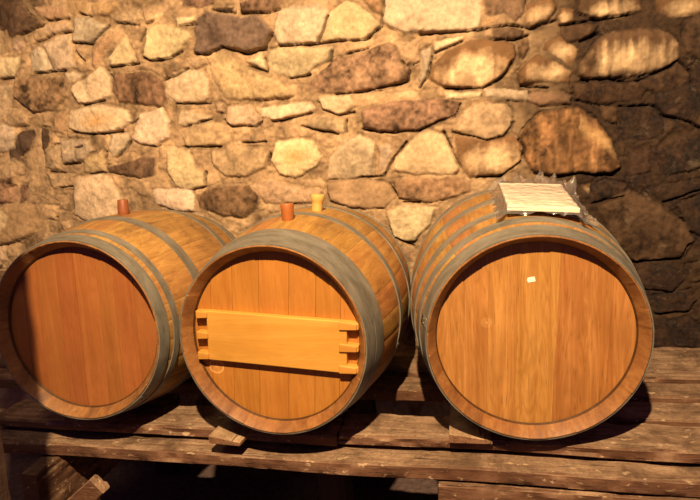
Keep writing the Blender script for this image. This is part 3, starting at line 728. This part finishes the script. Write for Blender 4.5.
def bung(root, zc, Y, sc, s, mat, kind, label, ang=PI / 2, tilt=0.0):
    if kind == 'cone': prof = [(.0150, -.012), (.0205, .004), (.0195, .012), (.0185, .048), (.0170, .0505)]
    elif kind == 'wide': prof = [(.0150, -.012), (.0190, .002), (.0200, .020), (.0215, .046), (.0200, .049)]
    else: prof = [(.0150, -.012), (.0185, .002), (.0180, .020), (.0190, .030), (.0225, .036), (.0230, .050), (.0215, .054)]
    r = rad(s) * sc
    o = lathe('bung', prof, mat, root, label=label)
    o.location = (r * math.cos(ang), Y(s), zc + r * math.sin(ang)); o.rotation_euler = (tilt, PI / 2 - ang, 0)
    return o

def tones(seq): return [(*q, 1) for q in seq]

BG = 'wine barrels lying in a row on the timber shelf'
def base_of(front, yaw, pitch, sc):
    """point under the bilge from the centre of the front end"""
    d = Vector((math.sin(yaw) * math.cos(pitch), math.cos(yaw) * math.cos(pitch), math.sin(pitch)))
    mid = Vector(front) + d * BL * .5
    up = Matrix.Rotation(-yaw, 3, 'Z') @ Matrix.Rotation(pitch, 3, 'X') @ Vector((0, 0, 1))
    return mid - up * RB * sc

# left barrel
y0, p0, s0 = -.0321, -.0475, 1.0121
rt, zc, Yf = build_barrel('wine_barrel', base_of((-1.282, 1.513, RB + .0245), y0, p0, s0), y0, p0, s0, M['head_left'], -.03,
    [-.205, -.150, -.075, -.008, .070, .128, .195], tones([(.5, .5, .1), (.35, .4, .9), (.6, .6, .3), (.45, .3, .6), (.65, .5, .2), (.4, .7, .8), (.55, .4, .45), (.3, .5, .7)]),
    [(.003, .055), (.082, .113), (.272, .325)], M['staves'], 3)
tag(rt, 'leftmost barrel on the shelf, with a reddish head and a brown-red bung', 'barrel', BG)
bung(rt, zc, Yf, s0, .405, M['bung_red'], 'cone', 'brown-red tapered bung', PI / 2 - .045)

# middle barrel
y0, p0, s0 = .0223, -.0175, .9872
rt, zc, Yf = build_barrel('wine_barrel', base_of((-.618, 1.496, RB + .003), y0, p0, s0), y0, p0, s0, M['head_middle'], -.09,
    [-.205, -.135, -.050, .043, .125, .20], tones([(.45, .4, .2), (.6, .5, .8), (.5, .6, .5), (.62, .45, .35), (.5, .5, .05), (.42, .6, .65), (.5, .4, .9)]),
    [(.003, .073), (.078, .145), (.362, .40)], M['staves_plain'], 8)
tag(rt, 'middle barrel on the shelf, with a pale crossbar on its head and two bungs', 'barrel', BG)
bung(rt, zc, Yf, s0, .275, M['bung_red2'], 'wide', 'brick-red bung', PI / 2 - .02)
bung(rt, zc, Yf, s0, .475, M['bung_yellow'], 'rim', 'yellow rimmed bung', PI / 2 - .155)

# crossbar let into the croze, three fingers at each end
def crossbar(root, zc, Yf):
    yb = Yf(0) + .045; th = .024
    R = Matrix.Rotation(.072, 4, 'Y')
    def prism(bm, pts, ya, yb_, bev=.0025):
        vs0 = [bm.verts.new((x, ya, z)) for x, z in pts]; vs1 = [bm.verts.new((x, yb_, z)) for x, z in pts]
        n = len(pts)
        f0 = bm.faces.new(vs0); bm.faces.new(list(reversed(vs1)))
        for k in range(n): bm.faces.new((vs0[k], vs1[k], vs1[(k + 1) % n], vs0[(k + 1) % n]))
    bm = bmesh.new()
    x0, x1, z0, z1 = -.208, .226, -.084, .070
    H = z1 - z0
    fh = H * .155; gh = (H - 3 * fh) / 2
    left = []; right = []
    def edge_pts(sign, xe, xf):
        pts = []
        z = z1
        for k in range(3):
            pts += [(xf, z - .002), (xf, z - fh + .002), (xe, z - fh)] if k < 2 else [(xf, z - .002), (xf, z - fh + .004)]
            z -= fh
            if k < 2:
                z -= gh; pts.append((xe, z))
        return pts
    rp = edge_pts(1, x1, x1 + .034); lp = edge_pts(-1, x0, x0 - .036)
    pts = [(x0, z1)] + [(x1, z1)] + rp + [(x1, z0)] + [(x0, z0)] + list(reversed(lp))
    prism(bm, pts, yb - th, yb - .0002)
    bmesh.ops.recalc_face_normals(bm, faces=bm.faces)
    bmesh.ops.transform(bm, matrix=Matrix.Translation((0, 0, zc + .002)) @ R, verts=bm.verts)
    me = bpy.data.meshes.new('crossbar'); bm.to_mesh(me); bm.free()
    me.materials.append(M['bar']); me.color_attributes.new('tone', 'FLOAT_COLOR', 'CORNER').data.foreach_set('color', [.5, .5, .3, 1] * len(me.loops))
    o = link(bpy.data.objects.new('crossbar', me), root)
    bv = o.modifiers.new('bevel', 'BEVEL'); bv.width = .0028; bv.segments = 3; bv.limit_method = 'ANGLE'
    o['label'] = 'pale yellow crossbar with three fingers at each end'
    # raised finger caps
    for sx, xa, xb in ((1, x1 - .022, x1 + .030), (-1, x0 - .032, x0 + .004)):
        for k in range(3):
            zt = z1 - k * (fh + gh)
            bm = bmesh.new()
            prism(bm, [(xa, zt + .001), (xb, zt - .003), (xb, zt - fh + .003), (xa, zt - fh - .001)], yb - th - .006, yb - th + .004)
            bmesh.ops.recalc_face_normals(bm, faces=bm.faces)
            bmesh.ops.transform(bm, matrix=Matrix.Translation((0, 0, zc + .002)) @ R, verts=bm.verts)
            me = bpy.data.meshes.new('finger'); bm.to_mesh(me); bm.free(); me.materials.append(M['bar'])
            me.color_attributes.new('tone', 'FLOAT_COLOR', 'CORNER').data.foreach_set('color', [.2, .3, .6, 1] * len(me.loops))
            f = link(bpy.data.objects.new('finger', me), o)
            bv = f.modifiers.new('bevel', 'BEVEL'); bv.width = .003; bv.segments = 3
crossbar(rt, zc, Yf)

# right barrel
y0, p0, s0 = -.0886, .0428, 1.0196
rt2, zc2, Yf2 = build_barrel('wine_barrel', base_of((.126, 1.552, RB - .0105), y0, p0, s0), y0, p0, s0, M['head_right'], -.045,
    [-.19, -.125, -.045, .060, .125, .20], tones([(.50, .5, .15), (.45, .4, .7), (.62, .55, .4), (.80, .75, .55), (.38, .2, .25), (.45, .3, .85), (.42, .25, .5)]),
    [(.003, .068), (.098, .136), (.196, .236), (.355, .405)], M['staves_plain'], 12, .0001)
tag(rt2, 'rightmost and largest-looking barrel on the shelf, carrying a wrapped paper stack', 'barrel', BG)
# little white sticker on the head
bm = bmesh.new()
w = .0105; h = .0075
pts = [(-w, -h * .7), (w * .9, -h), (w, h * .8), (w * .3, h), (-w * .8, h * 1.1), (-w * 1.1, .2 * h)]
vs = [bm.verts.new((x * .97 - z * .25 - .006, Yf2(0) + .0442, zc2 + .162 + x * .25 + z * .97)) for x, z in pts]
bm.faces.new(vs)
me = bpy.data.meshes.new('sticker'); bm.to_mesh(me); bm.free(); me.materials.append(M['sticker'])
st = link(bpy.data.objects.new('sticker', me), rt2); st['label'] = 'small torn white sticker'
so = st.modifiers.new('th', 'SOLIDIFY'); so.thickness = .0006

# ------------------------------------------------------------------ stack of paper in a clear bag on the right barrel
def package():
    Mw = Matrix.Translation(rt2.location) @ Euler((p0, 0, -y0)).to_matrix().to_4x4()
    s = .355; yy = Yf2(s); r = rad(s) * s0 + .0050
    loc = Mw @ Vector((.043, yy - .040, zc2 + r * math.cos(.08)))
    root = empty('paper_stack', loc, (.135, .085, .05))
    tag(root, 'stack of white printed papers on top of the right barrel', 'papers')
    W, D, T = .190, .285, .013
    def leaf(nm, z0, z1, dx, rz, mat, rnd=.002):
        bm = bmesh.new()
        nx, ny = 8, 12
        bmesh.ops.create_grid(bm, x_segments=nx, y_segments=ny, size=.5)
        for v in bm.verts:
            v.co.x *= W; v.co.y *= D
            v.co.z = z0 + .0010 * float(vnoise(v.co.x * 30, v.co.y * 20, int(z0 * 5000)))
        g = bmesh.ops.extrude_face_region(bm, geom=list(bm.faces))
        for v in g['geom']:
            if isinstance(v, bmesh.types.BMVert): v.co.z += z1 - z0
        bmesh.ops.recalc_face_normals(bm, faces=bm.faces)
        bmesh.ops.transform(bm, matrix=Matrix.Translation((dx, 0, 0)) @ Matrix.Rotation(rz, 4, 'Z'), verts=bm.verts)
        me = bpy.data.meshes.new(nm); bm.to_mesh(me); bm.free(); me.materials.append(mat)
        return link(bpy.data.objects.new(nm, me), root)
    leaf('paper_bundle', 0, .0095, 0, 0, M['paper_edge'])
    leaf('cover_sheet', .0098, .0118, -.002, .02, M['paper'])
    # crumpled transparent film
    V, F = [], []; nx, ny = 60, 80
    WX, WY = .27, .37
    for j in range(ny + 1):
        for i in range(nx + 1):
            x = (i / nx - .5) * WX + .012; y = (j / ny - .5) * WY + .025
            ox = max(0, abs(x) - W / 2); oy = max(0, abs(y) - D / 2)
            out = math.hypot(ox, oy)
            z = .0145 + .003 * abs(float(fbm(x * 40, y * 40, 505, 3)))
            drop = min(1, out / .02)
            barrel_z = -.006 - (x ** 2) / (2 * RB) * 1.0 - .01
            crumple = abs(float(fbm(x * 26, y * 26, 511, 4)))
            back = max(0, min(1, (y - D / 2 + .02) / .05))
            z = z * (1 - drop) + drop * (barrel_z + .008 + .028 * crumple) + back * .085 * max(0, crumple) * (1 if x > -.06 else .4)
            V.append((x + .006 * float(vnoise(y * 40, x * 10, 7)), y + .008 * float(vnoise(x * 50, y * 10, 8)), z))
    for j in range(ny):
        for i in range(nx):
            a = j * (nx + 1) + i; F.append((a, a + 1, a + nx + 2, a + nx + 1))
    o = mesh_obj('plastic_bag', V, F, M['plastic'])
    o.matrix_world = Matrix.Translation(loc) @ Euler((.135, .085, .05)).to_matrix().to_4x4()
    tag(o, 'crumpled clear plastic film wrapped over the white papers on the right barrel', 'plastic bag')
package()

# ------------------------------------------------------------------ chocks
def wedge(x0, x1, ya, yb, zl, zr, rz, label, seed, z0=-.001):
    """plank wedge, thick at the left (zl) and thin at the right (zr)"""
    cx, cy = (x0 + x1) / 2, (ya + yb) / 2
    w, l = (x1 - x0) / 2, (yb - ya) / 2
    nx, ny = 8, 12
    bm = bmesh.new()
    bmesh.ops.create_cube(bm, size=1)
    bmesh.ops.subdivide_edges(bm, edges=bm.edges, cuts=6, use_grid_fill=True)
    for v in bm.verts:
        fx = v.co.x + .5
        top = v.co.z + .5
        v.co.z = top * (zl * (1 - fx) + zr * fx) + .0012 * float(vnoise(v.co.x * 9, v.co.y * 9 + v.co.z, seed)) * (top > .5)
        v.co.x = v.co.x * w * 2 + .002 * float(vnoise(v.co.y * 8, 3.3, seed)); v.co.y = v.co.y * l * 2 + .003 * float(vnoise(v.co.x * 70, 1.3, seed + 2))
    bmesh.ops.recalc_face_normals(bm, faces=bm.faces)
    me = bpy.data.meshes.new('wedge'); bm.to_mesh(me); bm.free(); me.materials.append(M['chock'])
    o = link(bpy.data.objects.new('wedge_chock', me))
    o.location = (cx, cy, z0); o.rotation_euler = (0, 0, rz)
    bv = o.modifiers.new('bevel', 'BEVEL'); bv.width = .002; bv.segments = 2; bv.limit_method = 'ANGLE'
    return tag(o, label, 'wedge', 'wooden wedges holding the barrels')
wedge(-.860, -.752, 1.515, 1.665, .027, .012, -.06, 'pale wooden wedge pushed under the lower left of the middle barrel', 1)
wedge(-.125, .000, 1.592, 1.80, .028, .012, .02, 'pale wooden wedge pushed under the lower left of the right barrel', 2)

# leaning and loose timber under the left end of the shelf
tag(beam('loose_plank', (-1.80, 1.40, -.59), (-1.205, 1.42, -.100), .035, .062, 83, M['board'], rough=.006), 'loose plank leaning in the dark under the left barrel', 'plank')

# supports down to the floor
k = 0
for x, y, zt, lb in ((-1.51, 1.68, -.328, 'short upright timber under the left bearer, nearest the front'), (-1.53, 2.30, -.328, 'short upright timber under the left bearer, by the wall'),
                 (-.55, 1.80, -.156, 'upright timber in the dark under the middle barrel, nearest the front'), (-.55, 2.30, -.156, 'upright timber in the dark under the middle barrel, by the wall'),
                 (.60, 1.80, -.156, 'upright timber in the dark under the right barrel, nearest the front'), (.60, 2.30, -.156, 'upright timber in the dark under the right barrel, by the wall')):
    k += 1
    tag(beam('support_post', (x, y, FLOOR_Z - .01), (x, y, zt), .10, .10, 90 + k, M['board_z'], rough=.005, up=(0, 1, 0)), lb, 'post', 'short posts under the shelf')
for x, lb in ((.02, 'upright timber under the left end of the heavy squared timber'), (.95, 'upright timber under the right end of the heavy squared timber')):
    k += 1
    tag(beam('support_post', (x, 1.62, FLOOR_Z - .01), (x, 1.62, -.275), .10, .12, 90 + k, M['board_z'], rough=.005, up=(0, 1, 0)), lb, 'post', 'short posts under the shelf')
# the dark post just inside the left edge
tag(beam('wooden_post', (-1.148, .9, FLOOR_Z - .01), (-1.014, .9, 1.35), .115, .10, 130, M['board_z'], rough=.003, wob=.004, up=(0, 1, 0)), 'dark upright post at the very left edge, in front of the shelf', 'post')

# ------------------------------------------------------------------ light
def area(name, loc, target, size, power, col):
    l = bpy.data.lights.new(name, 'AREA'); l.shape = 'DISK'; l.size = size; l.energy = power; l.color = col
    o = bpy.data.objects.new(name, l); o.location = loc
    o.rotation_euler = (Vector(target) - Vector(loc)).to_track_quat('-Z', 'Y').to_euler()
    return link(o)
area('key_lamp', (-.05, -.20, 2.45), (-.60, 2.3, .65), .06, 232, (1.0, .66, .36))
area('fill_lamp', (-1.3, .3, 2.5), (-1.0, 2.4, .8), .5, 13, (1.0, .67, .38))
w = bpy.data.worlds.new('dim_cellar'); bpy.context.scene.world = w; w.use_nodes = True
bg = w.node_tree.nodes['Background']; bg.inputs[0].default_value = (.32, .14, .42, 1); bg.inputs[1].default_value = .17

# ------------------------------------------------------------------ camera
f, hgt, pit, roll, A_ = 580.26, .9143, .19449, -.0744983, .235
cam = bpy.data.cameras.new('camera'); cam.sensor_width = 36; cam.lens = f / 700 * 36; cam.clip_start = .05
co = link(bpy.data.objects.new('camera', cam))
R = Vector((1, 0, 0)); U = Vector((0, math.sin(pit), math.cos(pit))); F = Vector((0, math.cos(pit), -math.sin(pit)))
right = R * math.cos(roll) + U * math.sin(roll); up = -R * math.sin(roll) + U * math.cos(roll)
rotA = Matrix.Rotation(A_, 3, 'Z')
right, up, F = rotA @ right, rotA @ up, rotA @ F
m = Matrix((right, up, -F)).transposed().to_4x4(); m.translation = (0, 0, hgt)
co.matrix_world = m
bpy.context.scene.camera = co
vs = bpy.context.scene.view_settings
vs.view_transform = 'Standard'; vs.look = 'None'; vs.exposure = 0; vs.gamma = 1
